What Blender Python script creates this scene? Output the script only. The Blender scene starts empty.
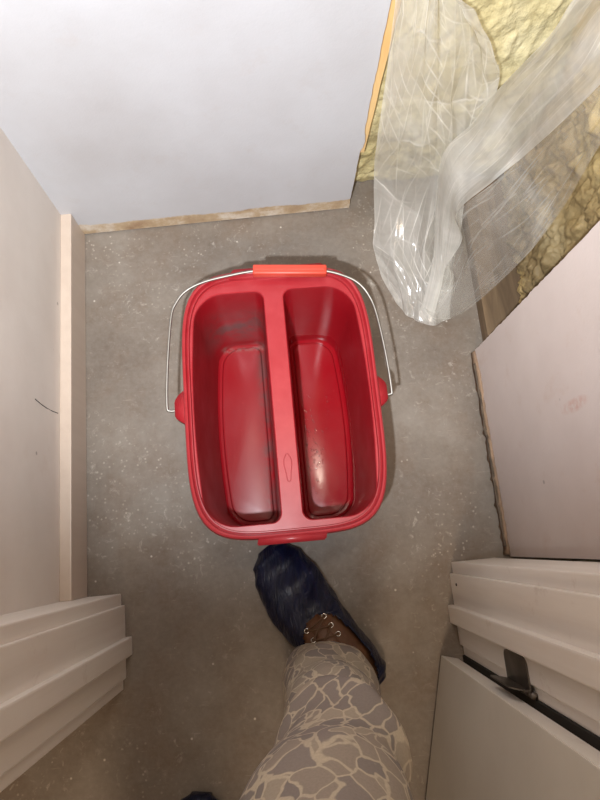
import bpy, bmesh, math, random
from mathutils import Vector, Matrix, noise

random.seed(7)
S = bpy.context.scene
COL = S.collection
PI = math.pi

# ------------------------------------------------------------------ camera
F = 600.0; H = 1.28; VP = (291, 549)          # focal length in px, lens height, vanishing point of the verticals
_dx, _dy = VP[0] - 300, VP[1] - 400
_th = math.atan(math.hypot(_dx, _dy) / F)
_ph = math.asin(-_dx / math.hypot(_dx, _dy))
R = (Matrix.Rotation(math.radians(-8.6), 3, 'Z') @ Matrix.Rotation(_th, 3, 'X') @ Matrix.Rotation(_ph, 3, 'Z'))
cd = bpy.data.cameras.new('camera'); cam = bpy.data.objects.new('camera', cd); COL.objects.link(cam)
cd.sensor_fit = 'AUTO'; cd.sensor_width = 36; cd.lens = 36 * F / 800; cd.clip_start = 0.01
cam.matrix_world = Matrix.Translation((0, 0, H)) @ R.to_4x4()
S.camera = cam

def ray(px, py): return R @ Vector(((px - 300) / F, -(py - 400) / F, -1))
def atz(px, py, z): d = ray(px, py); return Vector((0, 0, H)) + d * ((z - H) / d.z)
def aty(px, py, y): d = ray(px, py); return Vector((0, 0, H)) + d * (y / d.y)
def atx(px, py, x): d = ray(px, py); return Vector((0, 0, H)) + d * (x / d.x)

# ------------------------------------------------------------------ world, lights, exposure
w = bpy.data.worlds.new('world'); S.world = w; w.use_nodes = True
w.node_tree.nodes['Background'].inputs[0].default_value = (1.0, .86, .72, 1)
w.node_tree.nodes['Background'].inputs[1].default_value = 0.05

def lamp(name, kind, loc, target, power, color, **kw):
    l = bpy.data.lights.new(name, kind); l.energy = power; l.color = color
    for k, v in kw.items(): setattr(l, k, v)
    o = bpy.data.objects.new(name, l); COL.objects.link(o); o.location = loc
    o.rotation_euler = (Vector(target) - Vector(loc)).to_track_quat('-Z', 'Y').to_euler()
    return o
# pocket torch held beside the phone, pointed at the back of the closet
lamp('torch_light', 'SPOT', (-.11, -.12, 1.37), (.03, .77, .38), 76, (.90, .95, 1.0),
     spot_size=math.radians(88), spot_blend=.85, shadow_soft_size=.012)
# closet ceiling lamp and hall ceiling lamp
lamp('closet_ceiling_lamp', 'AREA', (.08, .42, 2.36), (.08, .42, 0), 4.6, (1.0, .84, .68), shape='DISK', size=.22)
lamp('hall_ceiling_lamp', 'AREA', (-.1, -1.1, 2.36), (-.1, -1.1, 0), 14, (1.0, .76, .54), shape='DISK', size=.4)

S.view_settings.view_transform = 'Standard'; S.view_settings.look = 'None'
S.view_settings.gamma = 1; S.view_settings.use_curve_mapping = False
S.view_settings.exposure = 0.38

# ------------------------------------------------------------------ helpers
def put(name, me, mat, parent=None, smooth=False, loc=None):
    if isinstance(me, bmesh.types.BMesh):
        b = me; me = bpy.data.meshes.new(name)
        bmesh.ops.recalc_face_normals(b, faces=b.faces)
        b.to_mesh(me); b.free()
    if mat: me.materials.append(mat)
    if smooth:
        for p in me.polygons: p.use_smooth = True
    o = bpy.data.objects.new(name, me); COL.objects.link(o)
    if loc: o.location = loc
    if parent: o.parent = parent
    return o
def empty(name, loc=(0, 0, 0)):
    o = bpy.data.objects.new(name, None); COL.objects.link(o); o.location = loc
    o.empty_display_size = .05
    return o
def tag(o, label, cat, group=None, kind=None):
    o['label'] = label; o['category'] = cat
    if group: o['group'] = group
    if kind: o['kind'] = kind
    return o
def struct(o, label=None, cat=None):
    o['kind'] = 'structure'
    if label: o['label'] = label
    if cat: o['category'] = cat
    return o
def box(b, x0, x1, y0, y1, z0, z1, bev=0):
    r = bmesh.ops.create_cube(b, size=1)
    vs = r['verts']
    for v in vs:
        v.co = Vector((x0 if v.co.x < 0 else x1, y0 if v.co.y < 0 else y1, z0 if v.co.z < 0 else z1))
    if bev:
        es = list({e for v in vs for e in v.link_edges})
        bmesh.ops.bevel(b, geom=es, offset=bev, segments=2, affect='EDGES', profile=.6)
    return b
def boxb(*a, **k): return box(bmesh.new(), *a, **k)
def loft(rings, close=True, cap0=False, cap1=False, b=None):
    b = b or bmesh.new()
    vr = [[b.verts.new(p) for p in r] for r in rings]
    n = len(vr[0])
    for i in range(len(vr) - 1):
        for j in range(n if close else n - 1):
            k = (j + 1) % n
            b.faces.new((vr[i][j], vr[i][k], vr[i + 1][k], vr[i + 1][j]))
    if cap0: b.faces.new(vr[0][::-1])
    if cap1: b.faces.new(vr[-1])
    return b
def cat(ps, n):
    """Catmull-Rom through tuples, n samples"""
    out = []; m = len(ps) - 1
    for i in range(n):
        t = i / (n - 1) * m; k = min(int(t), m - 1); f = t - k
        p0, p1, p2, p3 = ps[max(k - 1, 0)], ps[k], ps[k + 1], ps[min(k + 2, m)]
        out.append(tuple(.5 * (2 * b_ + (c - a) * f + (2 * a - 5 * b_ + 4 * c - d) * f * f + (3 * b_ - a - 3 * c + d) * f ** 3)
                         for a, b_, c, d in zip(p0, p1, p2, p3)))
    return out
def tube(pts, r, n=10, b=None, cap=True):
    pts = [Vector(p) for p in pts]; rings = []
    up = Vector((0, 0, 1))
    for i, p in enumerate(pts):
        t = (pts[min(i + 1, len(pts) - 1)] - pts[max(i - 1, 0)]).normalized()
        u = t.cross(up)
        if u.length < 1e-3: u = t.cross(Vector((1, 0, 0)))
        u.normalize(); v = t.cross(u)
        rr = r[i] if isinstance(r, (list, tuple)) else r
        rings.append([p + (u * math.cos(a) + v * math.sin(a)) * rr for a in (2 * PI * k / n for k in range(n))])
    return loft(rings, True, cap, cap, b)

class NT:
    def __init__(s, name):
        s.m = bpy.data.materials.new(name); s.m.use_nodes = True; s.t = s.m.node_tree
        s.b = s.t.nodes['Principled BSDF']; s.out = s.t.nodes['Material Output']
        s.co = s.n('ShaderNodeTexCoord').outputs['Object']
    def n(s, t, **k):
        x = s.t.nodes.new(t)
        for a, v in k.items(): setattr(x, a, v)
        return x
    def l(s, a, c): s.t.links.new(a, c)
    def inp(s, node, **k):
        for a, v in k.items():
            i = node.inputs[a.replace('_', ' ')]
            if isinstance(v, bpy.types.NodeSocket): s.l(v, i)
            else: i.default_value = v
        return node
    def noise(s, scale, detail=4, rough=.55, co=None, dist=0):
        x = s.n('ShaderNodeTexNoise'); s.l(co or s.co, x.inputs['Vector'])
        s.inp(x, Scale=scale, Detail=detail, Roughness=rough, Distortion=dist); return x.outputs['Fac']
    def ramp(s, fac, stops, interp='LINEAR'):
        x = s.n('ShaderNodeValToRGB'); s.l(fac, x.inputs[0]); e = x.color_ramp; e.interpolation = interp
        while len(e.elements) < len(stops): e.elements.new(.5)
        for q, (p, c) in zip(e.elements, stops):
            q.position = p; q.color = (c, c, c, 1) if isinstance(c, (int, float)) else (*c, 1)
        return x.outputs[0]
    def mix(s, fac, a, b, mode='MIX'):
        x = s.n('ShaderNodeMix', data_type='RGBA', blend_type=mode)
        for i, v in ((0, fac), (6, a), (7, b)):
            if isinstance(v, bpy.types.NodeSocket): s.l(v, x.inputs[i])
            elif i == 0: x.inputs[0].default_value = v
            else: x.inputs[i].default_value = (*v, 1)
        return x.outputs[2]
    def math(s, op, a, b=0.0, c=None):
        x = s.n('ShaderNodeMath', operation=op)
        for i, v in enumerate((a, b) if c is None else (a, b, c)):
            if isinstance(v, bpy.types.NodeSocket): s.l(v, x.inputs[i])
            else: x.inputs[i].default_value = v
        return x.outputs[0]
    def sep(s, co=None):
        x = s.n('ShaderNodeSeparateXYZ'); s.l(co or s.co, x.inputs[0]); return x.outputs
    def bump(s, h, strength=.3, dist=.002):
        x = s.n('ShaderNodeBump'); s.l(h, x.inputs['Height']); x.inputs['Strength'].default_value = strength
        x.inputs['Distance'].default_value = dist; s.l(x.outputs[0], s.b.inputs['Normal']); return x
    def fin(s, color=None, rough=.5, **k):
        if color is not None:
            if isinstance(color, bpy.types.NodeSocket): s.l(color, s.b.inputs['Base Color'])
            else: s.b.inputs['Base Color'].default_value = (*color, 1)
        if isinstance(rough, bpy.types.NodeSocket): s.l(rough, s.b.inputs['Roughness'])
        else: s.b.inputs['Roughness'].default_value = rough
        for a, v in k.items(): s.b.inputs[a.replace('_', ' ')].default_value = v
        return s.m
def lin(r, g, b):
    f = lambda c: (c / 255 / 12.92) if c / 255 <= .04045 else ((c / 255 + .055) / 1.055) ** 2.4
    return (f(r), f(g), f(b))

# ------------------------------------------------------------------ materials
def mat_concrete():
    m = NT('concrete')
    a = m.ramp(m.noise(3.2, 6, .6), [(.3, lin(100, 89, 79)), (.52, lin(126, 117, 107)), (.72, lin(148, 141, 132))])
    a = m.mix(m.ramp(m.noise(9, 5, .65), [(.46, 0), (.68, .6)]), a, lin(112, 94, 78))
    fine = m.ramp(m.noise(90, 3, .7), [(.35, .0), (.7, .18)]); a = m.mix(fine, a, lin(162, 155, 146))
    vo = m.n('ShaderNodeTexVoronoi'); m.l(m.co, vo.inputs['Vector']); vo.inputs['Scale'].default_value = 85
    patch = m.ramp(m.noise(4.5, 3, .6, dist=.6), [(.5, 0), (.66, 1)])
    sp = m.math('MULTIPLY', m.ramp(vo.outputs['Distance'], [(.10, 1), (.24, 0)]), patch)
    a = m.mix(m.math('MULTIPLY', sp, .35), a, lin(226, 218, 205))
    vo2 = m.n('ShaderNodeTexVoronoi'); m.l(m.co, vo2.inputs['Vector']); vo2.inputs['Scale'].default_value = 21
    a = m.mix(m.ramp(vo2.outputs['Distance'], [(.02, .8), (.06, 0)]), a, lin(215, 208, 198))
    a = m.mix(m.math('MULTIPLY', m.ramp(m.noise(48, 6, .75, dist=.8), [(.57, 0), (.71, .55)]), m.ramp(m.noise(5.5, 4, .6, dist=.5), [(.42, .12), (.62, 1)])), a, lin(200, 194, 184))
    # faint brush scratches
    mp = m.n('ShaderNodeMapping'); m.l(m.co, mp.inputs[0]); mp.inputs['Rotation'].default_value[2] = .9; mp.inputs['Scale'].default_value = (6, 60, 1)
    a = m.mix(m.ramp(m.noise(3, 3, .7, co=mp.outputs[0]), [(.64, 0), (.76, .2)]), a, lin(214, 206, 193))
    m.bump(m.noise(60, 5, .7), .25, .003)
    return m.fin(a, m.ramp(m.noise(7, 3), [(.3, .55), (.7, .8)]))
def mat_paint(name, c, stain=.35, band=None, rough=.55, seed=0.0, smear=None):
    m = NT(name)
    mp = m.n('ShaderNodeMapping'); m.l(m.co, mp.inputs[0]); mp.inputs['Location'].default_value = (seed, seed * 2, seed)
    co = mp.outputs[0]
    c2 = (c[0] * .82, c[1] * .79, c[2] * .77)
    a = m.mix(m.ramp(m.noise(2.4, 5, .6, co=co), [(.35, 0), (.75, 1)]), c, c2)
    a = m.mix(m.math('MULTIPLY', m.ramp(m.noise(14, 5, .7, co=co), [(.58, 0), (.78, 1)]), stain), a, (c[0] * .8, c[1] * .68, c[2] * .6))
    vo = m.n('ShaderNodeTexVoronoi'); m.l(co, vo.inputs['Vector']); vo.inputs['Scale'].default_value = 9
    a = m.mix(m.ramp(vo.outputs['Distance'], [(.022, .55), (.04, 0)]), a, (.16, .13, .11))
    if band:      # bare paper left behind where the skirting was pulled off
        z = m.sep()[2]
        zz = m.math('ADD', z, m.math('MULTIPLY', m.math('SUBTRACT', m.noise(9, 6, .7), .5), .035))
        msk = m.ramp(m.math('MULTIPLY', zz, 1 / .1), [(band * 10 - .02, 1), (band * 10 + .02, 0)])
        brown = m.ramp(m.noise(12, 5, .7), [(.3, lin(160, 132, 104)), (.48, lin(190, 168, 138)), (.6, lin(216, 206, 192))])
        a = m.mix(msk, a, brown)
    if smear:     # reddish rub mark
        def gs(v, c, wd): return m.math('POWER', m.math('DIVIDE', m.math('SUBTRACT', v, c), wd), 2.0)
        s_ = m.sep(); dist = m.math('ADD', gs(s_[1], smear[0], .012), gs(s_[2], smear[1], .05))
        a = m.mix(m.math('MULTIPLY', m.ramp(dist, [(0, 1), (1, 0)]), m.ramp(m.noise(60, 5, .7, co=co), [(.4, 0), (.6, .6)])), a, lin(190, 130, 112))
    m.bump(m.noise(130, 3, .6, co=co), .22, .0015)
    return m.fin(a, rough)
def mat_trim(name='trim_paint', c1=(242, 236, 228), c2=(222, 212, 202)):
    m = NT(name)
    mp = m.n('ShaderNodeMapping'); m.l(m.co, mp.inputs[0]); mp.inputs['Scale'].default_value = (40, 40, 2.5)
    a = m.mix(m.ramp(m.noise(1, 4, .6, co=mp.outputs[0]), [(.4, 0), (.8, .5)]), lin(*c1), lin(*c2))
    a = m.mix(m.ramp(m.noise(16, 5, .7), [(.62, 0), (.8, .5)]), a, lin(190, 170, 152))
    m.bump(m.noise(50, 3), .08, .001)
    return m.fin(a, .38)
def mat_door():
    m = NT('door_paint')
    a = m.mix(m.ramp(m.noise(5, 5, .6), [(.4, 0), (.8, .6)]), lin(214, 208, 196), lin(192, 185, 172))
    m.bump(m.noise(90, 2), .06, .001)
    return m.fin(a, .5)
def mat_foam(name='spray_foam', cs=((196, 180, 128), (214, 203, 160), (224, 217, 184)), th=.52, hi=.45):
    m = NT(name)
    vo = m.n('ShaderNodeTexVoronoi', feature='SMOOTH_F1'); m.inp(vo, Scale=42.0, Smoothness=.5)
    wv = m.n('ShaderNodeMapping'); m.l(m.co, wv.inputs[0]); wv.inputs['Scale'].default_value = (1, 1, .55)
    m.l(wv.outputs[0], vo.inputs['Vector'])
    a = m.ramp(m.noise(7, 5, .6), [(.3, lin(*cs[0])), (.55, lin(*cs[1])), (.75, lin(*cs[2]))])
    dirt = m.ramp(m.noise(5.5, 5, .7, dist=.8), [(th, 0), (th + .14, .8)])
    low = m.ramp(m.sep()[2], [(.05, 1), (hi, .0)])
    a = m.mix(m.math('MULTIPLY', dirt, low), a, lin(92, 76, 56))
    m.bump(m.math('ADD', vo.outputs['Distance'], m.math('MULTIPLY', m.noise(150, 4), .4)), .8, .008)
    return m.fin(a, .6)
def mat_wood(name, c1, c2, ax=2):
    m = NT(name)
    mp = m.n('ShaderNodeMapping'); m.l(m.co, mp.inputs[0]); sc = [40, 40, 40]; sc[ax] = 2.2; mp.inputs['Scale'].default_value = sc
    g = m.noise(1, 5, .6, co=mp.outputs[0], dist=1)
    a = m.ramp(g, [(.3, c1), (.7, c2)])
    m.bump(g, .3, .001)
    return m.fin(a, .7)
def mat_red():
    m = NT('red_plastic')
    x, y, z = m.sep()
    base = m.mix(m.ramp(m.noise(18, 5, .6), [(.45, 0), (.8, .45)]), (.29, .005, .011), (.26, .013, .019))
    # scuffs on the tub
    base = m.mix(m.ramp(m.noise(60, 4, .7), [(.66, 0), (.8, .35)]), base, (.62, .10, .10))
    # grey grime on the back wall and along the floor of the left compartment
    def g(v, c, wd): return m.math('POWER', 2.718, m.math('MULTIPLY', m.math('POWER', m.math('DIVIDE', m.math('SUBTRACT', v, c), wd), 2.0), -1.0))
    left = m.ramp(m.math('ADD', m.math('MULTIPLY', x, 5.0), .5), [(.42, 1), (.45, 0)])
    back = m.math('MULTIPLY', g(z, .115, .065), m.ramp(y, [(.12, 0), (.19, 1)]))
    edge = m.math('MULTIPLY', g(x, -.034, .014), m.ramp(z, [(.03, 1), (.12, 0)]))
    k = m.math('MULTIPLY', left, m.math('MAXIMUM', back, m.math('MULTIPLY', edge, .9)))
    k = m.math('MULTIPLY', k, m.ramp(m.noise(22, 6, .75, dist=.5), [(.36, 0), (.58, 1)]))
    a = m.mix(m.math('MULTIPLY', k, .75), base, lin(82, 70, 68))
    crust = m.math('MULTIPLY', m.math('MULTIPLY', g(y, .176, .005), m.ramp(z, [(.028, 1), (.04, 0)])), left)
    crust = m.math('MULTIPLY', crust, m.ramp(m.noise(120, 4, .7), [(.42, 0), (.55, 1)]))
    a = m.mix(m.math('MULTIPLY', crust, .5), a, lin(140, 122, 116))
    wear = m.math('MULTIPLY', m.ramp(z, [(.252, 0), (.258, 1)]), m.ramp(m.noise(30, 5, .7), [(.3, .35), (.7, .9)]))
    a = m.mix(wear, a, (.36, .028, .036))
    m.bump(m.noise(70, 3), .05, .001)
    wet = m.math('MULTIPLY', m.ramp(x, [(.0, 0), (.02, 1)]), m.ramp(z, [(.03, 1), (.06, 0)]))
    return m.fin(a, m.math('SUBTRACT', m.ramp(m.noise(12, 3), [(.3, .30), (.7, .45)]), m.math('MULTIPLY', wet, .2)), Specular_IOR_Level=.5)
def mat_camo():
    m = NT('camo_cloth')
    co = m.n('ShaderNodeTexCoord').outputs['UV']
    nz = m.n('ShaderNodeTexNoise'); m.l(co, nz.inputs['Vector']); m.inp(nz, Scale=22.0, Detail=2.0)
    wa = m.n('ShaderNodeMix', data_type='RGBA', blend_type='ADD'); wa.inputs[0].default_value = .045
    m.l(co, wa.inputs[6]); m.l(nz.outputs['Color'], wa.inputs[7])
    wv = wa.outputs[2]
    mp = m.n('ShaderNodeMapping'); m.l(wv, mp.inputs[0]); mp.inputs['Scale'].default_value = (1, .72, 1)
    e = m.n('ShaderNodeTexVoronoi', feature='DISTANCE_TO_EDGE'); m.l(mp.outputs[0], e.inputs['Vector']); e.inputs['Scale'].default_value = 41
    c = m.n('ShaderNodeTexVoronoi'); m.l(mp.outputs[0], c.inputs['Vector']); c.inputs['Scale'].default_value = 41
    cell = m.sep(c.outputs['Color'])[0]
    col = m.ramp(cell, [(0, lin(140, 131, 126)), (.3, lin(160, 148, 136)), (.55, lin(172, 160, 144)), (.75, lin(146, 136, 130))], 'CONSTANT')
    a = m.mix(m.ramp(e.outputs['Distance'], [(.03, 1), (.065, 0)]), col, lin(200, 187, 166))
    a = m.mix(m.ramp(m.noise(400, 2, .5, co=co), [(.3, 0), (.8, .25)]), a, lin(110, 98, 88))
    m.bump(m.noise(900, 2, co=co), .15, .0006)
    return m.fin(a, .85)
def simple(name, c, rough=.5, bscale=40, bst=.1, var=.2, **k):
    m = NT(name)
    a = m.mix(m.ramp(m.noise(bscale * .4, 4), [(.35, 0), (.75, 1)]), c, tuple(v * (1 - var) for v in c))
    m.bump(m.noise(bscale, 4), bst, .002)
    return m.fin(a, rough, **k)
def mat_film(name, lo, hi):
    m = NT(name)
    m.fin((.86, .85, .81), .16, Specular_IOR_Level=.9)
    m.bump(m.noise(14, 2, .5, dist=1.0), .12, .01)
    tr = m.n('ShaderNodeBsdfTransparent'); tl = m.n('ShaderNodeBsdfTranslucent')
    tl.inputs[0].default_value = (.86, .85, .81, 1); tr.inputs[0].default_value = (.97, .97, .95, 1)
    m1 = m.n('ShaderNodeMixShader'); m1.inputs[0].default_value = .35; m.l(m.b.outputs[0], m1.inputs[1]); m.l(tl.outputs[0], m1.inputs[2])
    m2 = m.n('ShaderNodeMixShader'); m.l(tr.outputs[0], m2.inputs[1]); m.l(m1.outputs[0], m2.inputs[2])
    at = m.n('ShaderNodeAttribute', attribute_name='crease_white')
    m.l(m.math('MINIMUM', m.math('ADD', m.ramp(m.noise(11, 4, .6, dist=1), [(.3, lo), (.7, hi)]), m.math('MULTIPLY', at.outputs['Fac'], .6)), 1.0), m2.inputs[0])  # whitened folds, with bright highlight streaks painted in as extra opacity
    m.l(m2.outputs[0], m.out.inputs[0])
    return m.m

def mat_cover():
    m = NT('navy_film')
    mp = m.n('ShaderNodeMapping'); m.l(m.co, mp.inputs[0]); mp.inputs['Rotation'].default_value[2] = math.radians(-57); mp.inputs['Scale'].default_value = (58, 13, 20)
    n1 = m.noise(1, 4, .6, co=mp.outputs[0], dist=1.2)
    a = m.mix(m.ramp(n1, [(.4, 0), (.7, 1)]), (.003, .005, .020), (.007, .011, .042))
    m.bump(n1, 1.0, .006)
    return m.fin(a, .36, Specular_IOR_Level=.35)
def mat_drop():
    m = NT('water')
    tr = m.n('ShaderNodeBsdfTransparent'); gl = m.n('ShaderNodeBsdfGlossy'); gl.inputs['Roughness'].default_value = .06
    mx = m.n('ShaderNodeMixShader'); mx.inputs[0].default_value = .16
    m.l(tr.outputs[0], mx.inputs[1]); m.l(gl.outputs[0], mx.inputs[2]); m.l(mx.outputs[0], m.out.inputs[0])
    return m.m
SM = atx(574, 405, .447)
M = dict(concrete=mat_concrete(),
    back=mat_paint('white_wall_paint', lin(199, 201, 206), .30, band=.042, seed=.3),
    side=mat_paint('cream_wall_paint', lin(232, 224, 216), .25, seed=2.1),
    right=mat_paint('grey_pink_wall_paint', lin(214, 201, 195), .55, seed=4.7, smear=(SM.y, SM.z)),
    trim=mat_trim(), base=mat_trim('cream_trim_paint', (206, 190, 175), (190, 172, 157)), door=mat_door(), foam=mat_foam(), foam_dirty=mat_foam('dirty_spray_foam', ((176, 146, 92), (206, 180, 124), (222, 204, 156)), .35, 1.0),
    stud=mat_wood('stud_wood', lin(214, 168, 104), lin(238, 204, 148)),
    plate=mat_wood('dark_plate_wood', lin(90, 72, 54), lin(130, 108, 82), 1),
    red=mat_red(), grip=simple('grip_plastic', (.62, .06, .035), .38, 60, .05, .1),
    wire=simple('zinc_wire', (.34, .325, .30), .5, 200, .05, .2, Metallic=1.0),
    camo=mat_camo(), cover=mat_cover(),
    leather=simple('brown_leather', (.13, .055, .022), .5, 70, .3, .5),
    lace=simple('tan_lace', (.13, .07, .035), .8), eyelet=simple('eyelet_metal', (.75, .72, .66), .25, Metallic=1.0),
    sole=simple('rubber', (.02, .018, .016), .7), skin=simple('skin', (.5, .3, .22), .5),
    hinge=simple('dull_hinge_steel', (.20, .18, .16), .45, 60, .15, .4, Metallic=.9),
    paper=simple('torn_paper', lin(160, 134, 110), .9, 60, .5, .5),
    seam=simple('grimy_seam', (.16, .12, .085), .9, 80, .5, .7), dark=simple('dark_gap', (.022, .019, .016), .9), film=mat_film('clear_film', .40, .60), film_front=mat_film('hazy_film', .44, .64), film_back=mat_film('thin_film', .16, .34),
    sheath=simple('sheathing', lin(120, 100, 76), .9), ceil=simple('ceiling_white', (.78, .76, .72), .8, var=.05),
    water=mat_drop())

# ------------------------------------------------------------------ the closet
XL, XR, YB, YF, ZC = -.4405, .447, .773, -.056, 2.4
struct(put('floor', boxb(-1.6, 1.2, -2.0, .95, -.1, 0), M['concrete']), 'bare grey concrete floor speckled with paint', 'floor')
struct(put('ceiling', boxb(-1.6, 1.2, -2.0, .95, ZC, ZC + .05), M['ceil']))
struct(put('wall_left', boxb(XL - .013, XL, -.21, YB + .013, 0, ZC), M['side']), 'cream painted drywall above the baseboard', 'wall')

def ragged_panel(profile, lo, hi, axis, t0, t1, bot):
    """drywall sheet: spans lo..profile(z) along `axis`, thickness t0..t1 on the other axis"""
    b = bmesh.new(); zs = [0.0]
    z = bot
    zs = [bot + (ZC - bot) * (i / 240) ** 1.6 for i in range(241)]
    fr = []; bk = []
    for z in zs:
        e = profile(z)
        mk = (lambda u, v: (u, v, z)) if axis == 'x' else (lambda u, v: (v, u, z))
        fr.append((b.verts.new(mk(lo, t0)), b.verts.new(mk(e, t0))))
        e2 = profile(z + 9) if False else e
        bk.append((b.verts.new(mk(lo, t1)), b.verts.new(mk(e2, t1))))
    for i in range(len(zs) - 1):
        b.faces.new((fr[i][0], fr[i][1], fr[i + 1][1], fr[i + 1][0]))
        b.faces.new((bk[i][0], bk[i][1], bk[i + 1][1], bk[i + 1][0]))
        b.faces.new((fr[i][1], bk[i][1], bk[i + 1][1], fr[i + 1][1]))
        b.faces.new((fr[i][0], bk[i][0], bk[i + 1][0], fr[i + 1][0]))
    b.faces.new((fr[0][0], fr[0][1], bk[0][1], bk[0][0])); b.faces.new((fr[-1][0], fr[-1][1], bk[-1][1], bk[-1][0]))
    return b
def sheared(b):          # the sheet runs slightly out of square
    for v in b.verts: v.co.y += (v.co.x - .21) * .028
    return b
def rag(z, s, a): return a * (noise.noise((z * 28, s, 0)) * .6 + noise.noise((z * 90, s, 3)) * .4)
def back_edge(z):
    e = .206 + .020 * min(z, .7) + rag(z, 1.3, .0022)
    return e + .012 * max(0, 1 - abs(z - .245) / .035) * (.6 + rag(z, 8, 1))
wb = struct(put('wall_back', sheared(ragged_panel(back_edge, XL, 0, 'x', YB, YB + .013, .006)), M['back']), 'white drywall sheet with a cut right edge', 'wall')
def right_edge(z): return .392 - .012 * min(z, .6) + rag(z, 5.1, .0035)
wr = struct(put('wall_right', ragged_panel(right_edge, YF, 0, 'y', XR, XR + .013, .012), M['right']), 'greyish pink drywall sheet ending short of the corner', 'wall')
struct(put('wall_front', boxb(XL - .3, -.40, -.205, -.078, 0, ZC), M['side']))
struct(put('wall_front', boxb(.375, .95, -.205, -.078, 0, ZC), M['side']))
struct(put('wall_front', boxb(XL - .3, .95, -.205, -.078, 2.08, ZC), M['side']))
struct(put('wall_outer_back', boxb(XL - .02, .75, .90, .94, 0, ZC), M['sheath']))
struct(put('wall_outer_right', boxb(.60, .64, YF, .90, 0, ZC), M['sheath']))
# hall shell behind the photographer
struct(put('wall_hall_left', boxb(-1.6, -1.55, -2.0, -.205, 0, ZC), M['side']))
struct(put('wall_hall_right', boxb(1.15, 1.2, -2.0, -.205, 0, ZC), M['side']))
struct(put('wall_hall_back', boxb(-1.6, 1.2, -2.05, -2.0, 0, ZC), M['side']))

# torn paper and dark joint along the foot of the right wall
b = bmesh.new(); N = 90; rr = []
for i in range(N + 1):
    y = YF + .004 + (.385 - YF) * i / N
    wd = .008 + .004 * noise.noise((y * 30, 2, 0)) + .004 * noise.noise((y * 90, 5, 0))
    hh = .020 + .010 * noise.noise((y * 14, 7, 0)) + .006 * noise.noise((y * 70, 1, 0))
    rr.append([(XR - wd, y, .0004), (XR - wd * .6, y, .010 + .3 * hh), (XR - .0008, y, hh), (XR + .004, y, .0004)])
put('torn_paper_strip', loft(rr, True, True, True), M['paper'], wr, True)
b = bmesh.new(); rr = []
for i in range(N + 1):
    y = YF + .02 + (.34 - YF) * i / N
    c = XR - .0075 + .002 * noise.noise((y * 20, 4, 0)); wd = .0013 + .0016 * noise.noise((y * 50, 9, 0))
    rr.append([(c - wd, y, .0085), (c + wd, y, .0135), (c + wd, y, .0165), (c - wd, y, .0125)])
put('dirt_seam', loft(rr, True, True, True), M['seam'], wr, True)
# screw heads
def screw(loc, ax, parent, r=.0032):
    b = bmesh.new(); bmesh.ops.create_cone(b, cap_ends=True, segments=12, radius1=r, radius2=r * .7, depth=.002)
    o = put('screw', b, M['dark'], parent); o.location = loc
    o.rotation_euler = Vector(ax).to_track_quat('Z', 'Y').to_euler(); return o
p = aty(117, 227, YB - .014); screw(p, (0, -1, 0), wb, .003)

q = [atx(35 + 23 * t, 399 + 14 * t + 2 * math.sin(3 * t), XL + .0003) for t in (0, .25, .5, .75, 1)]
wl_ = bpy.data.objects['wall_left']; put('scratch_mark', tube(q, .0007, 6), M['dark'], wl_, True)
# skirting board
bb = struct(put('baseboard_left', boxb(XL, -.4175, YF, .7555, .001, .094, bev=.0018), M['base']), 'narrow cream painted baseboard', 'baseboard')

# ------------------------------------------------------------------ door lining, both sides
def lining(n, s, xe):
    """s=+1: the side whose faces look towards +x. xe: plane of the jamb face"""
    r = empty('trim_%d' % n, (xe, -.14, 0)); r['kind'] = 'structure'
    def part(name, x0, x1, y0, y1, m='trim', z0=.0, bev=.002):
        a, c = (xe - s * x0, xe - s * x1)          # x0,x1 measured into the wall (negative = proud of the jamb)
        o = put(name, boxb(min(a, c), max(a, c), y0, y1, z0, 2.06, bev=bev), M[m], r)
        o.matrix_parent_inverse = Matrix.Translation(r.location).inverted(); return o
    part('casing', .007, .10, -.079, YF, bev=.0025)
    part('jamb', 0, .022, -.216, -.0785, bev=.0022)
    part('door_stop', -.013, .0005, -.174, -.139, bev=.003)
    part('casing', .006, .085, -.236, -.2165, bev=.0025)
    return r
struct(lining(1, 1, -.343), 'white painted door lining beside the baseboard, with a door stop', 'door frame')
fr = struct(lining(2, -1, .320), 'white painted door lining carrying the steel hinge', 'door frame')
o = screw((.3195, -.098, .045), (-1, 0, 0), None); o.parent = fr; o.matrix_parent_inverse = Matrix.Translation(fr.location).inverted()
struct(put('trim_3', boxb(-.46, .44, -.236, YF, 2.045, 2.08), M['trim']))

o = put('gap_shade_strip', boxb(.3225, .350, -.2560, -.2362, 0, 2.05), M['dark'], fr); o.matrix_parent_inverse = Matrix.Translation(fr.location).inverted()  # black strip added to stand in for the shade between jamb and door
# door leaf, standing open about 75 degrees into the hall
ang = math.radians(-15)
door = empty('door_1', (.277, -.2315, 0)); door.rotation_euler = (0, 0, ang)
struct(door, 'pale grey painted flush door standing open on its hinge', 'door')
put('door_panel', boxb(0, .0345, -.65, 0, .012, 2.03, bev=.0012), M['door'], door)
# edge lipping
put('edge_strip', boxb(.001, .0335, -.0002, .0012, .012, 2.03), M['trim'], door)
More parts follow.
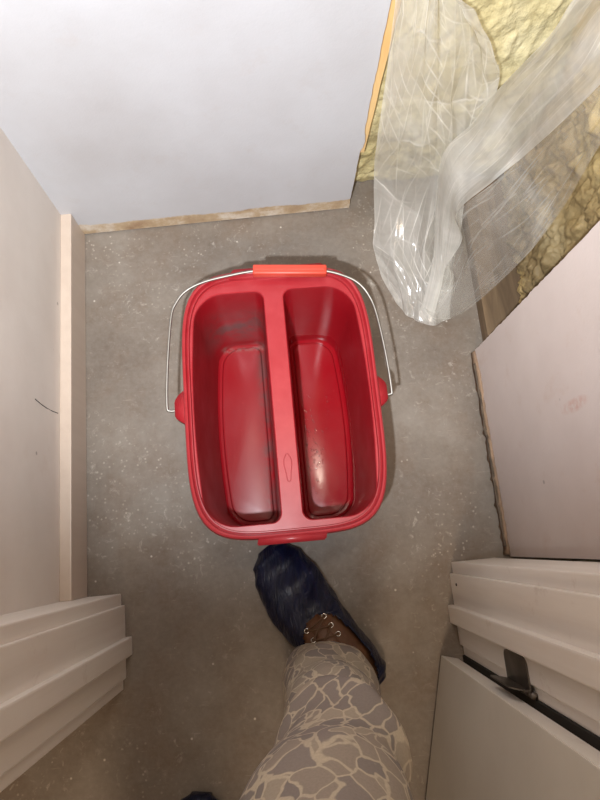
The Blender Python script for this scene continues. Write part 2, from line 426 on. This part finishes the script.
# hinge
hg = empty('hinge', (.3235, -.2295, .322)); hg.parent = door
hg.matrix_parent_inverse = (Matrix.Translation(door.location) @ Matrix.Rotation(ang, 4, 'Z')).inverted()
def leaf(outline, th):
    b = bmesh.new(); f = b.faces.new([b.verts.new((0, u, v)) for u, v in outline])
    e = bmesh.ops.extrude_face_region(b, geom=[f])
    for v in [x for x in e['geom'] if isinstance(x, bmesh.types.BMVert)]: v.co.x += th
    return b
def rr_out(w_, h_, r, n=5):
    o = [(0, -h_ / 2), ]
    for k in range(n + 1): a = -PI / 2 + PI / 2 * k / n; o.append((w_ - r + r * math.cos(a), -h_ / 2 + r + r * math.sin(a)))
    for k in range(n + 1): a = PI / 2 * k / n; o.append((w_ - r + r * math.cos(a), h_ / 2 - r + r * math.sin(a)))
    o.append((0, h_ / 2)); return o
l1 = put('hinge_leaf', leaf(rr_out(.046, .092, .012), .002), M['hinge'], hg); l1.location = (-.0058, .003, 0)
l2 = put('hinge_leaf', leaf(rr_out(.032, .092, .012), .002), M['hinge'], hg); l2.rotation_euler = (0, 0, PI / 2 + ang); l2.location = (-.004, .0035, 0)
for k in range(5):
    b = bmesh.new(); bmesh.ops.create_cone(b, cap_ends=True, segments=16, radius1=.0052, radius2=.0052, depth=.0178)
    o = put('knuckle', b, M['hinge'], hg, True); o.location = (-.002, -.0005, -.0368 + k * .0184)
b = bmesh.new(); bmesh.ops.create_uvsphere(b, u_segments=14, v_segments=8, radius=.0056)
o = put('pin_cap', b, M['hinge'], hg, True); o.location = (-.002, -.0005, .047)

# ------------------------------------------------------------------ exposed framing and foam beyond the drywall
def stud_strip():
    rings = []
    for i in range(60):
        z = .19 + (2.3 - .19) * (i / 59) ** 1.5
        e = .222 + .040 * min(max(z - .17, 0), .55) + rag(z, 15, .0016)
        rings.append([(.19, .7875, z), (e, .7875, z), (e, .86, z), (.19, .86, z)])
    return loft(rings, True, True, True)
tag(put('wooden_stud', stud_strip(), M['stud']), 'tan wooden stud showing past the cut edge of the white drywall', 'stud')
tag(put('bottom_plate', boxb(.472, .597, .395, .80, 0, .038, bev=.001), M['plate']), 'brown wooden bottom plate on the floor beyond the right drywall', 'bottom plate')

def foam(name, fn, nu, nv, label):
    b = bmesh.new(); g = []
    for i in range(nu + 1):
        g.append([b.verts.new(fn(i / nu, j / nv)) for j in range(nv + 1)])
    for i in range(nu):
        for j in range(nv): b.faces.new((g[i][j], g[i + 1][j], g[i + 1][j + 1], g[i][j + 1]))
    # closing skirt back to the sheathing keeps it a solid mass
    ed = [e for e in b.edges if e.is_boundary]
    r = bmesh.ops.extrude_edge_only(b, edges=ed)
    vs = [x for x in r['geom'] if isinstance(x, bmesh.types.BMVert)]
    for v in vs:
        if name_axis[0] == 'y': v.co.y = .898
        else: v.co.x = .598
    o = put(name, b, M['foam'], None, True); tag(o, label, 'insulation'); return o
def lump(p, s):
    q = Vector(p) * s
    d = noise.voronoi(q)[0]
    return (d[1] - d[0])
def fh(a, z, sd):
    wa = a + .02 * noise.noise((a * 18, z * 18, sd + 2)); wz = z + .03 * noise.noise((a * 14, z * 14, sd + 5))
    return (.016 * noise.noise((a * 6, z * 5, sd)) + .011 * min(lump((wa, wz * .7, sd), 24), .75)
            + .005 * min(lump((wa, wz * .8, sd + 3), 60), .7) + .0012 * noise.noise((a * 130, z * 130, sd)))
def stud_edge(z): return .222 + .040 * min(max(z - .17, 0), .55)
def back_foam(u, v):
    z = .002 + 1.5 * v ** 1.15
    x0 = stud_edge(z) + .0025 if z > .185 else .2065 + .0175 * max(0, (z - .12) / .065)
    return (x0 + (.594 - x0) * u, .822 - fh(u * .4, v * 1.3, 1.0) + .022 * math.exp(-v * 20), z)
name_axis = ['y']
foam('spray_foam', back_foam, 110, 330, 'pale yellow spray foam behind the plastic sheet, next to the stud')
name_axis = ['x']
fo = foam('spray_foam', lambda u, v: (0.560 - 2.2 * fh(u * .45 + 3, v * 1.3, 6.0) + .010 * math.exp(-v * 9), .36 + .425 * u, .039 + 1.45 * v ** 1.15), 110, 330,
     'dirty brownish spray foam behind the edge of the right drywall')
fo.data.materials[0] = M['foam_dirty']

# ------------------------------------------------------------------ plastic film
def tri(x): x = x % 1.0; return 4 * abs(x - .5) - 1
rc = random.Random(3)
CR = [(rc.uniform(0, PI), rc.uniform(1.2, 5), rc.random(), rc.uniform(.5, 1)) for _ in range(8)] + [(rc.uniform(0, PI), rc.uniform(6, 9), rc.random(), rc.uniform(.2, .5)) for _ in range(2)]
def warp(u, v, sd):
    return u + .035 * noise.noise((u * 3, v * 3, sd)), v + .035 * noise.noise((u * 3, v * 3, sd + 7))
def fdir(a, u, v, sd):
    if sd > 3:          # long folds running down the gathered strip
        return .62 * u + .22 * math.sin(2 * a) * v
    return u * math.cos(a + sd) + v * math.sin(a + sd)
def crumple(u, v, sd):
    wu, wv = warp(u, v, sd); s = 0
    for k, (a, f, ph_, amp) in enumerate(CR):
        loc = max(0, .5 + 1.2 * noise.noise((u * 2.5 + k * 9, v * 2.5, sd)))
        s += loc * amp / f * 4 * tri(f * fdir(a, wu, wv, sd) + ph_ + sd)
    return s / 6
def crease(u, v, sd):
    """stress-whitening plus painted-in streak highlights along the sharp folds of the film"""
    wu, wv = warp(u, v, sd); s = 0
    for k, (a, f, ph_, amp) in enumerate(CR):
        loc = max(0, .5 + 1.2 * noise.noise((u * 2.5 + k * 9, v * 2.5, sd)))
        t = abs(tri(f * fdir(a, wu, wv, sd) + ph_ + sd))
        s = max(s, loc * max(0, 1 - (1 - t) / (f * .024)) * max(0, .3 + 1.6 * noise.noise((u * 5, v * 5 + k * 4, sd))))
    return min(s, 1) * (.45 if sd > 3 else .9)
def film_surface(cols, nu, nv, amp, sd, b):
    """cols: curves (each a list of 3-D points, same count) swept across u"""
    cl = b.verts.layers.float.new('crease_white')
    curves = [cat([tuple(p) for p in c], nv + 1) for c in cols]
    g = []
    P = [cat([c[j] for c in curves], nu + 1) for j in range(nv + 1)]
    for j in range(nv + 1):
        row = []
        for i in range(nu + 1):
            p = Vector(P[j][i])
            a = Vector(P[j][min(i + 1, nu)]) - Vector(P[j][max(i - 1, 0)]); c = Vector(P[min(j + 1, nv)][i]) - Vector(P[max(j - 1, 0)][i])
            nn = a.cross(c); nn = nn.normalized() if nn.length > 1e-9 else Vector((0, -1, 0))
            p = p + nn * amp * ((1 - .85 * (j / nv) ** 2) if sd > 3 else 1) * crumple(i / nu, j / nv * 1.7, sd)
            p.z = max(p.z, .0035)
            vt = b.verts.new(p); vt[cl] = crease(i / nu, j / nv * 1.7, sd); row.append(vt)
        g.append(row)
    for j in range(nv):
        for i in range(nu): b.faces.new((g[j][i], g[j][i + 1], g[j + 1][i + 1], g[j + 1][i]))
def Y(px, py, y): return aty(px, py, y)
def Z(px, py, z): return atz(px, py, z)
def X(px, py, x): return atx(px, py, x)
film = empty('plastic_sheet', (.36, .50, 0))
def film_part(name, cols, nu, nv, amp, sd, mt='film'):
    b = bmesh.new(); film_surface(cols, nu, nv, amp, sd, b)
    o = put(name, b, M[mt], film, True)
    o.matrix_parent_inverse = Matrix.Translation(film.location).inverted(); return o
film_part('hanging_layer', [
    [Y(399, -60, .752), Y(395, 0, .75), Y(386, 80, .748), Y(377, 140, .742), Y(373, 190, .735), Z(374, 240, .03), Z(380, 270, .012), Z(394, 299, .006)],
    [Y(415, -60, .765), Y(415, 0, .762), Y(408, 80, .755), Y(404, 140, .74), Y(400, 190, .72), Z(398, 250, .05), Z(401, 285, .03), Z(406, 314, .006)],
    [Y(438, -55, .750), Y(438, 0, .748), Y(436, 75, .74), Y(434, 135, .725), Y(428, 190, .70), Z(420, 250, .07), Z(418, 290, .035), Z(419, 322, .006)],
    [Y(452, -40, .765), Y(462, 8, .76), Y(468, 70, .75), Y(465, 125, .735), Y(452, 185, .70), Z(440, 250, .08), Z(435, 293, .04), Z(434, 324, .006)],
    [Y(455, -30, .745), Y(472, 10, .742), Y(495, 58, .735), Y(497, 90, .73), Y(470, 170, .70), Z(458, 250, .07), Z(454, 290, .04), Z(452, 317, .008)]], 170, 360, .032, 1.0)
film_part('front_fold', [
    [X(618, -48, .415), X(574, 0, .415), X(543, 41, .415), Z(496, 91, .42), Z(470, 125, .36), Z(444, 155, .30), Z(436, 208, .18), Z(433, 262, .09), Z(418, 318, .012)],
    [X(640, -30, .40), X(596, 10, .40), X(562, 55, .40), Z(512, 108, .46), Z(480, 145, .38), Z(452, 178, .30), Z(443, 222, .18), Z(439, 270, .09), Z(426, 321, .012)],
    [X(668, -5, .41), X(620, 30, .41), X(578, 80, .41), Z(520, 135, .44), Z(490, 165, .36), Z(456, 196, .28), Z(450, 232, .17), Z(444, 274, .085), Z(432, 322, .012)],
    [X(690, 25, .395), X(640, 48, .395), X(590, 96, .395), Z(528, 152, .45), Z(494, 182, .37), Z(457, 214, .27), Z(462, 240, .16), Z(440, 278, .08), Z(427, 321, .014)]], 120, 240, .013, 4.0, 'film_front')
film_part('back_fold', [
    [X(690, 25, .405), X(640, 48, .405), X(590, 96, .405), Z(528, 152, .44), Z(494, 182, .36), Z(457, 214, .26), Z(462, 240, .15), Z(440, 278, .07), Z(427, 321, .012)],
    [X(690, 40, .43), X(640, 75, .43), X(597, 120, .43), Z(545, 178, .43), Z(510, 212, .34), Z(478, 245, .23), Z(464, 272, .13), Z(450, 298, .06), Z(436, 322, .011)],
    [X(690, 50, .425), X(645, 75, .425), X(600, 135, .425), Z(562, 190, .44), Z(530, 235, .35), Z(500, 268, .24), Z(474, 292, .13), Z(460, 308, .06), Z(444, 321, .011)],
    [X(690, 60, .42), X(648, 92, .42), X(600, 145, .42), Z(566, 204, .44), Z(534, 247, .35), Z(505, 277, .24), Z(482, 298, .13), Z(466, 311, .06), Z(448, 320, .011)]], 120, 240, .012, 8.0, 'film_back')
tag(film, 'crumpled clear plastic sheet draped over the spray foam onto the floor', 'plastic sheet')

# ------------------------------------------------------------------ bucket
BK = (.007, .260)
bucket = empty('divided_bucket', (BK[0], BK[1], 0))
tag(bucket, 'red plastic bucket with two compartments and a wire handle', 'bucket')
def sq(a, c, n, z, N=112, cx=0, cy=0):
    o = []
    for k in range(N):
        t = 2 * PI * k / N + 1e-4
        ct, st = math.cos(t), math.sin(t)
        r = (abs(ct) ** n + abs(st) ** n) ** (-1 / n)
        # blend angular spacing so corners get enough points
        o.append((cx + a * r * ct, cy + c * r * st, z))
    return o
b = bmesh.new()
R_out = [sq(.138, .206, 5, .004), sq(.143, .211, 5, 0), sq(.147, .215, 5, .006), sq(.159, .229, 4.6, .236), sq(.162, .232, 4.6, .243), sq(.168, .238, 4.6, .240),
         sq(.1700, .2400, 4.6, .244), sq(.1710, .2410, 4.6, .262), sq(.169, .239, 4.6, .2695), sq(.1665, .2365, 4.6, .2712),
         sq(.164, .234, 4.6, .2700), sq(.1630, .2330, 4.6, .2660), sq(.1620, .2320, 4.6, .2635), sq(.1608, .2308, 4.6, .2640), sq(.1598, .2298, 4.6, .2662), sq(.1584, .2284, 4.6, .2662), sq(.1575, .2275, 4.7, .2625), sq(.157, .227, 4.7, .2600)]
vr = [[b.verts.new(p) for p in r] for r in R_out]
n = len(vr[0])
for i in range(len(vr) - 1):
    for j in range(n): b.faces.new((vr[i][j], vr[i][(j + 1) % n], vr[i + 1][(j + 1) % n], vr[i + 1][j]))
b.faces.new(vr[0][::-1])
def comp_ring(x0, x1, y0, y1, r_in, r_out, z, side, bow=.0):
    """rounded rectangle; x0 is the divider side, x1 the outer side (bowed)"""
    pts = []; K = 9
    def arc(cx, cy, r, a0):
        for k in range(K): a = a0 + (PI / 2) * k / (K - 1); pts.append([cx + r * math.cos(a), cy + r * math.sin(a)])
    arc(x1 - r_out, y1 - r_out, r_out, 0)
    arc(x0 + r_in, y1 - r_in, r_in, PI / 2)
    for k in range(1, 8): pts.append([x0, y1 - r_in + (y0 + r_in - y1 + r_in) * k / 8])
    arc(x0 + r_in, y0 + r_in, r_in, PI)
    arc(x1 - r_out, y0 + r_out, r_out, 1.5 * PI)
    for k in range(1, 12): pts.append([x1, y0 + r_out + (y1 - 2 * r_out - y0) * k / 12])
    ym = (y0 + y1) / 2; hl = (y1 - y0) / 2
    for p in pts:
        f = max(0, (p[0] - x0) / (x1 - x0)); p[0] += bow * f * (1 - ((p[1] - ym) / hl) ** 2)
    return [(side * q[0], q[1], z) for q in pts]
deck_edges = [e for e in b.edges if e.is_boundary]
comp_loops = []
for side in (-1, 1):
    yb = .204
    rings = []
    for xi, xo, y0_, y1_, ri, ro, z_ in ((.0165, .1430, -.217, 0, .018, .050, .2600), (.0180, .1417, -.2157, .0015, .017, .049, .2583), (.0188, .1410, -.215, .0025, .017, .049, .250),
             (.0230, .1355, -.211, .009, .018, .046, .13), (.0265, .1275, -.208, .016, .019, .042, .026), (.0278, .1258, -.2068, .018, .019, .042, .0175),
             (.0310, .1220, -.2035, .021, .018, .040, .0145), (.0350, .1175, -.1995, .025, .017, .038, .0155), (.0375, .1150, -.197, .0275, .016, .037, .0205), (.0410, .1115, -.1935, .031, .016, .036, .0215)):
        rings.append(comp_ring(xi, xo, y0_, yb - y1_, ri, ro, z_, side, .013))
    vv = [[b.verts.new(p) for p in r] for r in rings]; m_ = len(vv[0])
    for i in range(len(vv) - 1):
        for j in range(m_): b.faces.new((vv[i][j], vv[i][(j + 1) % m_], vv[i + 1][(j + 1) % m_], vv[i + 1][j]))
    b.faces.new(vv[-1])
    comp_loops += [b.edges.get((vv[0][j], vv[0][(j + 1) % m_])) for j in range(m_)]
bmesh.ops.triangle_fill(b, use_beauty=True, edges=deck_edges + comp_loops)
tub = put('tub', b, M['red'], bucket, True)
md = tub.modifiers.new('split', 'EDGE_SPLIT'); md.split_angle = math.radians(28)
def lug(pts, z0, z1, bev=.002):
    b = bmesh.new(); f = b.faces.new([b.verts.new((x, y, z0)) for x, y in pts])
    e = bmesh.ops.extrude_face_region(b, geom=[f])
    for v in [q for q in e['geom'] if isinstance(q, bmesh.types.BMVert)]: v.co.z = z1
    bmesh.ops.recalc_face_normals(b, faces=b.faces)
    bmesh.ops.bevel(b, geom=list(b.edges), offset=bev, segments=2, affect='EDGES')
    return b
put('pour_lip', lug([(-.080, .226), (.104, .226), (.094, .2450), (-.070, .2450)], .236, .2700), M['red'], bucket, True)
put('lift_tab', lug([(-.058, -.236), (-.062, -.2500), (.052, -.2500), (.056, -.236)], .240, .2700), M['red'], bucket, True)
put('pivot_lug', lug([(-.160, .038), (-.182, .020), (-.189, .010), (-.189, -.020), (-.160, -.040)], .222, .2545), M['red'], bucket, True)
put('pivot_lug', lug([(.160, .036), (.160, -.040), (.187, -.020), (.187, .010), (.181, .018)], .222, .2545), M['red'], bucket, True)
def bl(px, py, z): q = atz(px, py, z); return (q.x - BK[0], q.y - BK[1], q.z)
wl = [bl(178, 410, .242), bl(170, 411, .242), bl(167.0, 405, .244), bl(167.5, 365, .252), bl(171, 318, .262), bl(176, 303, .266), bl(186, 291, .270), bl(204, 282, .275), bl(232, 275, .281), bl(255, 271, .285)]
wr_ = [bl(325, 271, .285), bl(342, 275, .282), bl(357, 282, .277), bl(368, 294, .271), bl(376, 312, .265), bl(385, 350, .256), bl(391.5, 389, .246), bl(390, 394, .243), bl(382, 395, .242)]
mid = [tuple((1 - t) * a + t * c for a, c in zip(wl[-1], wr_[0])) for t in (.25, .5, .75)]
put('bail_wire', tube(cat(wl + mid + wr_, 150), .0025, 10), M['wire'], bucket, True)
g0, g1 = Vector(bl(253, 271, .285)), Vector(bl(326.5, 271, .285))
d = g1 - g0; L = d.length
b = boxb(-L / 2, L / 2, -.0092, .0092, -.0085, .0085, bev=.0028)
o = put('handle_grip', b, M['grip'], bucket, True); o.location = (g0 + g1) / 2; o.rotation_euler = (0, 0, math.atan2(d.y, d.x))
b = boxb(-L / 2 + .004, L / 2 - .004, -.0022, .0022, .0080, .0098, bev=.0008)
r_ = put('grip_rib', b, M['grip'], o)
# moulded badge on the divider
pts = [(.006 * math.cos(a) * (1 + .25 * math.sin(3 * a)), -.125 + .024 * math.sin(a), .2605) for a in (2 * PI * k / 40 for k in range(41))]
put('moulded_badge', tube(pts, .0006, 6), M['red'], bucket, True)
# water droplets left in the right compartment
b = bmesh.new(); rd = random.Random(5)
for k in range(95):
    if k < 70: x, y = rd.gauss(.054, .010), rd.gauss(-.055, .035)
    else: x, y = rd.uniform(.045, .100), rd.uniform(-.16, .06)
    x = min(max(x, .046), .102); r0 = rd.uniform(.0010, .0034)
    bmesh.ops.create_icosphere(b, subdivisions=2, radius=r0, matrix=Matrix.Translation((x, y, .0215 + r0 * .2)) @ Matrix.Scale(.7, 4, (0, 0, 1)))
wd_ = put('water_droplets', b, M['water'], None, True, loc=(BK[0], BK[1], 0))
tag(wd_, 'water droplets on the floor of the bucket compartment', 'water', kind='stuff')

# ------------------------------------------------------------------ person: legs in camouflage trousers, feet in navy shoe covers
ANK = Vector((.060, -.215, .10)); KNEE = Vector((.020, -.285, .50)); HIP = Vector((-.030, -.395, .90))
ANK2 = Vector((-.235, -.660, .10)); KNEE2 = Vector((-.225, -.560, .50)); HIP2 = Vector((-.185, -.430, .90))
TOE, HEEL = Vector((-.050, .004, 0)), Vector((.132, -.268, 0))
TOE2, HEEL2 = Vector((-.206, -.430, 0)), Vector((-.252, -.755, 0))
def person_body():
    me = bpy.data.meshes.new('person'); V = []; E = []; RD = []
    def add(p, r, prev=None):
        V.append(tuple(p)); RD.append(r)
        if prev is not None: E.append((prev, len(V) - 1))
        return len(V) - 1
    pel = add((-.108, -.415, .96), .125); add((-.108, -.42, 1.04), .13, pel)
    for hip, kn, an, toe, heel in ((HIP, KNEE, ANK, TOE, HEEL), (HIP2, KNEE2, ANK2, TOE2, HEEL2)):
        h = add(hip + Vector((0, 0, -.02)), .078, pel); m1 = add((hip + kn) / 2, .068, h); k = add(kn, .052, m1)
        c = add(kn * .65 + an * .35, .050, k); a = add(an, .036, c)
        fd = (toe - heel).normalized(); add(Vector((an.x, an.y, .055)) + fd * .03, .034, a); add(heel + fd * .19 + Vector((0, 0, .045)), .030, len(V) - 1); add(toe - fd * .05 + Vector((0, 0, .035)), .022, len(V) - 1)
    me.from_pydata(V, E, [])
    o = bpy.data.objects.new('person', me); COL.objects.link(o); me.materials.append(M['skin'])
    o.modifiers.new('skin', 'SKIN')
    if not me.skin_vertices: me.attributes  # layer is created with the modifier
    for i, sv in enumerate(me.skin_vertices[0].data): sv.radius = (RD[i], RD[i]); sv.use_root = (i == 0)
    o.modifiers.new('sub', 'SUBSURF').levels = 2
    return o
person = person_body()
tag(person, 'person in camouflage trousers and navy shoe covers standing in front of the red bucket', 'person')

# trousers: two lofted legs and the seat, one garment
def leg_rings(ctrl, nrow, ncol, sd, fold):
    rows = cat(ctrl, nrow); rings = []
    for i, (x, y, z, rx, ry, an) in enumerate(rows):
        t = i / (nrow - 1); ring = []
        for k in range(ncol):
            a = 2 * PI * k / ncol
            u, v = math.cos(a), math.sin(a)
            f = fold * (noise.noise((u * 1.4 + sd, v * 1.4, z * 15)) * .7 + .3 * noise.noise((u * 3 + sd, v * 3, z * 26)))
            f += fold * .55 * tri(z * 7 + .25 * math.sin(a + sd) + .12 * noise.noise((u, v, sd))) * max(0, math.sin(a + .6))
            if sd < 2:      # cloth of the knee sagging over the shin
                zf = .385 + .030 * math.sin(2 * a + .4)
                q = (z - zf) / .03; f += .024 * (math.exp(-(q - .7) ** 2) - .8 * math.exp(-(q + 1.1) ** 2)) * (.5 + .5 * math.sin(a))
            r1, r2 = rx + f, ry + f
            ring.append((x + r1 * u * math.cos(an) - r2 * v * math.sin(an), y + r1 * u * math.sin(an) + r2 * v * math.cos(an), z + .010 * math.sin(a) * max(0, 1 - t * 10)))
        rings.append(ring)
    return rings
tb = bmesh.new(); uvl = tb.loops.layers.uv.new('UVMap')
def add_leg(ctrl, nrow, ncol, sd, fold, uo):
    rings = leg_rings(ctrl, nrow, ncol, sd, fold)
    vr = [[tb.verts.new(p) for p in r] for r in rings]
    acc = 0
    for i in range(nrow - 1):
        l = (Vector(rings[i + 1][0]) - Vector(rings[i][0])).length; l = max(l, .004)
        for j in range(ncol):
            k = (j + 1) % ncol
            f = tb.faces.new((vr[i][j], vr[i][k], vr[i + 1][k], vr[i + 1][j]))
            uv = [(uo + .5 * j / ncol, acc), (uo + .5 * (j + 1) / ncol, acc), (uo + .5 * (j + 1) / ncol, acc + l), (uo + .5 * j / ncol, acc + l)]
            for lp, q in zip(f.loops, uv): lp[uvl].uv = q
        acc += l
    return vr
a0 = math.radians(-32)
add_leg([(.054, -.244, .070, .088, .074, a0), (.052, -.244, .115, .088, .072, a0), (.044, -.252, .21, .079, .072, a0 * .8), (.042, -.260, .32, .074, .072, a0 * .6), (.040, -.272, .39, .074, .074, a0 * .5),
         (.030, -.286, .455, .082, .086, a0 * .4), (.010, -.302, .54, .098, .097, a0 * .2), (-.005, -.345, .70, .098, .098, 0), (-.022, -.39, .84, .095, .105, 0), (-.045, -.405, .95, .095, .115, 0)], 110, 72, 1.0, .008, 0)
add_leg([(-.236, -.665, .070, .074, .074, 0), (-.236, -.655, .12, .074, .074, 0), (-.232, -.62, .30, .078, .078, 0), (-.226, -.56, .50, .088, .088, 0),
         (-.212, -.50, .70, .095, .098, 0), (-.192, -.44, .84, .095, .105, 0), (-.170, -.415, .95, .095, .115, 0)], 80, 56, 5.0, .008, 2)
vr = add_leg([(-.108, -.41, .86, .150, .125, 0), (-.108, -.412, .93, .165, .128, 0), (-.108, -.416, 1.00, .160, .122, 0), (-.108, -.42, 1.06, .152, .115, 0)], 16, 64, 9.0, .003, 4)
tb.faces.new(vr[-1]); tb.faces.new(vr[0][::-1])
tr = put('trousers', tb, M['camo'], person, True)
so = tr.modifiers.new('thick', 'SOLIDIFY'); so.thickness = .0015
tr['label'] = 'grey camouflage trousers with pale outlined blotches'

W = [(0, .032), (.06, .047), (.2, .054), (.38, .056), (.55, .061), (.72, .063), (.85, .055), (.94, .041), (1, .016)]
HT = [(0, .055), (.06, .085), (.2, .110), (.38, .108), (.55, .088), (.72, .068), (.85, .056), (.94, .046), (1, .026)]
def itp(T, t):
    for (a, va), (c, vc) in zip(T, T[1:]):
        if t <= c:
            f = (t - a) / (c - a); f = f * f * (3 - 2 * f); return va + (vc - va) * f
    return T[-1][1]
def foot_loft(toe, heel, grow, ns, na, wr=0.0, sd=0.0, lift=0.0):
    fd = (toe - heel); L = fd.length; fd.normalize(); sd_ = Vector((-fd.y, fd.x, 0))
    rings = []
    for i in range(ns):
        t = i / (ns - 1); w_ = itp(W, t) + grow; h_ = itp(HT, t) + grow * .7
        off = .010 * math.sin(PI * t)
        c = heel + fd * (L * t + grow * (2 * t - 1)) + sd_ * off
        ring = []
        for k in range(na):
            a = 2 * PI * k / na
            u, v = math.cos(a), math.sin(a)
            su = math.copysign(abs(u) ** .75, u); sv = v if v > 0 else math.copysign(abs(v) ** .35, v)
            r = 1 + wr * (noise.noise((t * 9 + sd, u * 2.2, v * 2.2)) + .6 * tri(t * 6 + u * 1.2 + .5 * noise.noise((t * 4, u * 2, sd))) * .5)
            z = h_ * .36 + (h_ * .64 * sv * r if sv > 0 else h_ * .36 * sv * .98)
            p = c + sd_ * (w_ * su * r); ring.append((p.x, p.y, max(z + lift, .0012)))
        rings.append(ring)
    return rings
def footwear(toe, heel, sd, detail):
    fd = (toe - heel); L = fd.length; fd.normalize(); side = Vector((-fd.y, fd.x, 0))
    shoe = put('shoe', loft(foot_loft(toe, heel, -.004, 40, 32, 0, 0, .002), True, True, True), M['leather'], person, True)
    shoe['label'] = 'brown leather lace-up shoe'
    b = bmesh.new(); rings = foot_loft(toe, heel, .003, 90, 64, .055, sd)
    vr = [[b.verts.new(p) for p in r] for r in rings]; ns = len(vr); na = len(vr[0])
    for i in range(ns - 1):
        t = (i + .5) / (ns - 1)
        for j in range(na):
            a = 2 * PI * (j + .5) / na
            # opening over the instep and ankle
            op = (t - .275) / .245
            if abs(op) < 1 and abs(a - PI / 2) < .80 * math.sqrt(1 - op * op): continue
            k = (j + 1) % na; b.faces.new((vr[i][j], vr[i][k], vr[i + 1][k], vr[i + 1][j]))
    b.faces.new(vr[0][::-1]); b.faces.new(vr[-1])
    for v in [v for v in b.verts if not v.link_faces]: b.verts.remove(v)
    cv = put('shoe_cover', b, M['cover'], person, True); cv['label'] = 'thin navy plastic shoe cover'
    s2 = cv.modifiers.new('thick', 'SOLIDIFY'); s2.thickness = .0012
    if detail:
        def top(t, s_, dz=.0):        # point on the instep of the shoe, s_ = sideways -1..1
            c = heel + fd * (L * t - .004 * (2 * t - 1)) + side * (.010 * math.sin(PI * t)); w_ = itp(W, t) - .004; h_ = itp(HT, t) - .0028
            u = (abs(.034 * s_) / w_) ** (1 / .75); z = h_ * (.36 + .64 * math.sqrt(max(0, 1 - u * u))) + .002
            return c + side * (.034 * s_) + Vector((0, 0, z + dz))
        tg = loft([[top(t, s_, .0035) for s_ in (-.42, -.2, 0, .2, .42)] for t in (.31, .37, .43, .49, .53)], False)
        o = put('tongue', tg, M['leather'], shoe, True); o.modifiers.new('thick', 'SOLIDIFY').thickness = .003
        rows = (.375, .435, .495)
        for t in rows:
            for s_ in (-.62, .62):
                b = bmesh.new(); q = top(t, s_, .001)
                tube([q + (fd * math.cos(a) + side * math.sin(a)) * .0042 + Vector((0, 0, .0008)) for a in (2 * PI * k / 14 for k in range(15))], .0011, 6, b)
                put('eyelet', b, M['eyelet'], shoe, True)
        for t0, t1 in zip(rows, rows[1:]):
            for s_ in (-1, 1):
                put('lace', tube(cat([tuple(top(t0, .62 * s_, .003)), tuple(top((t0 + t1) / 2, 0, .009)), tuple(top(t1, -.62 * s_, .003))], 12), .0016, 6), M['lace'], shoe, True)
        put('lace', tube(cat([tuple(top(rows[-1], .62, .003)), tuple(top(rows[-1], 0, .0085)), tuple(top(rows[-1], -.62, .003))], 12), .0016, 6), M['lace'], shoe, True)
footwear(TOE, HEEL, 2.0, True)
footwear(TOE2, HEEL2, 6.0, False)
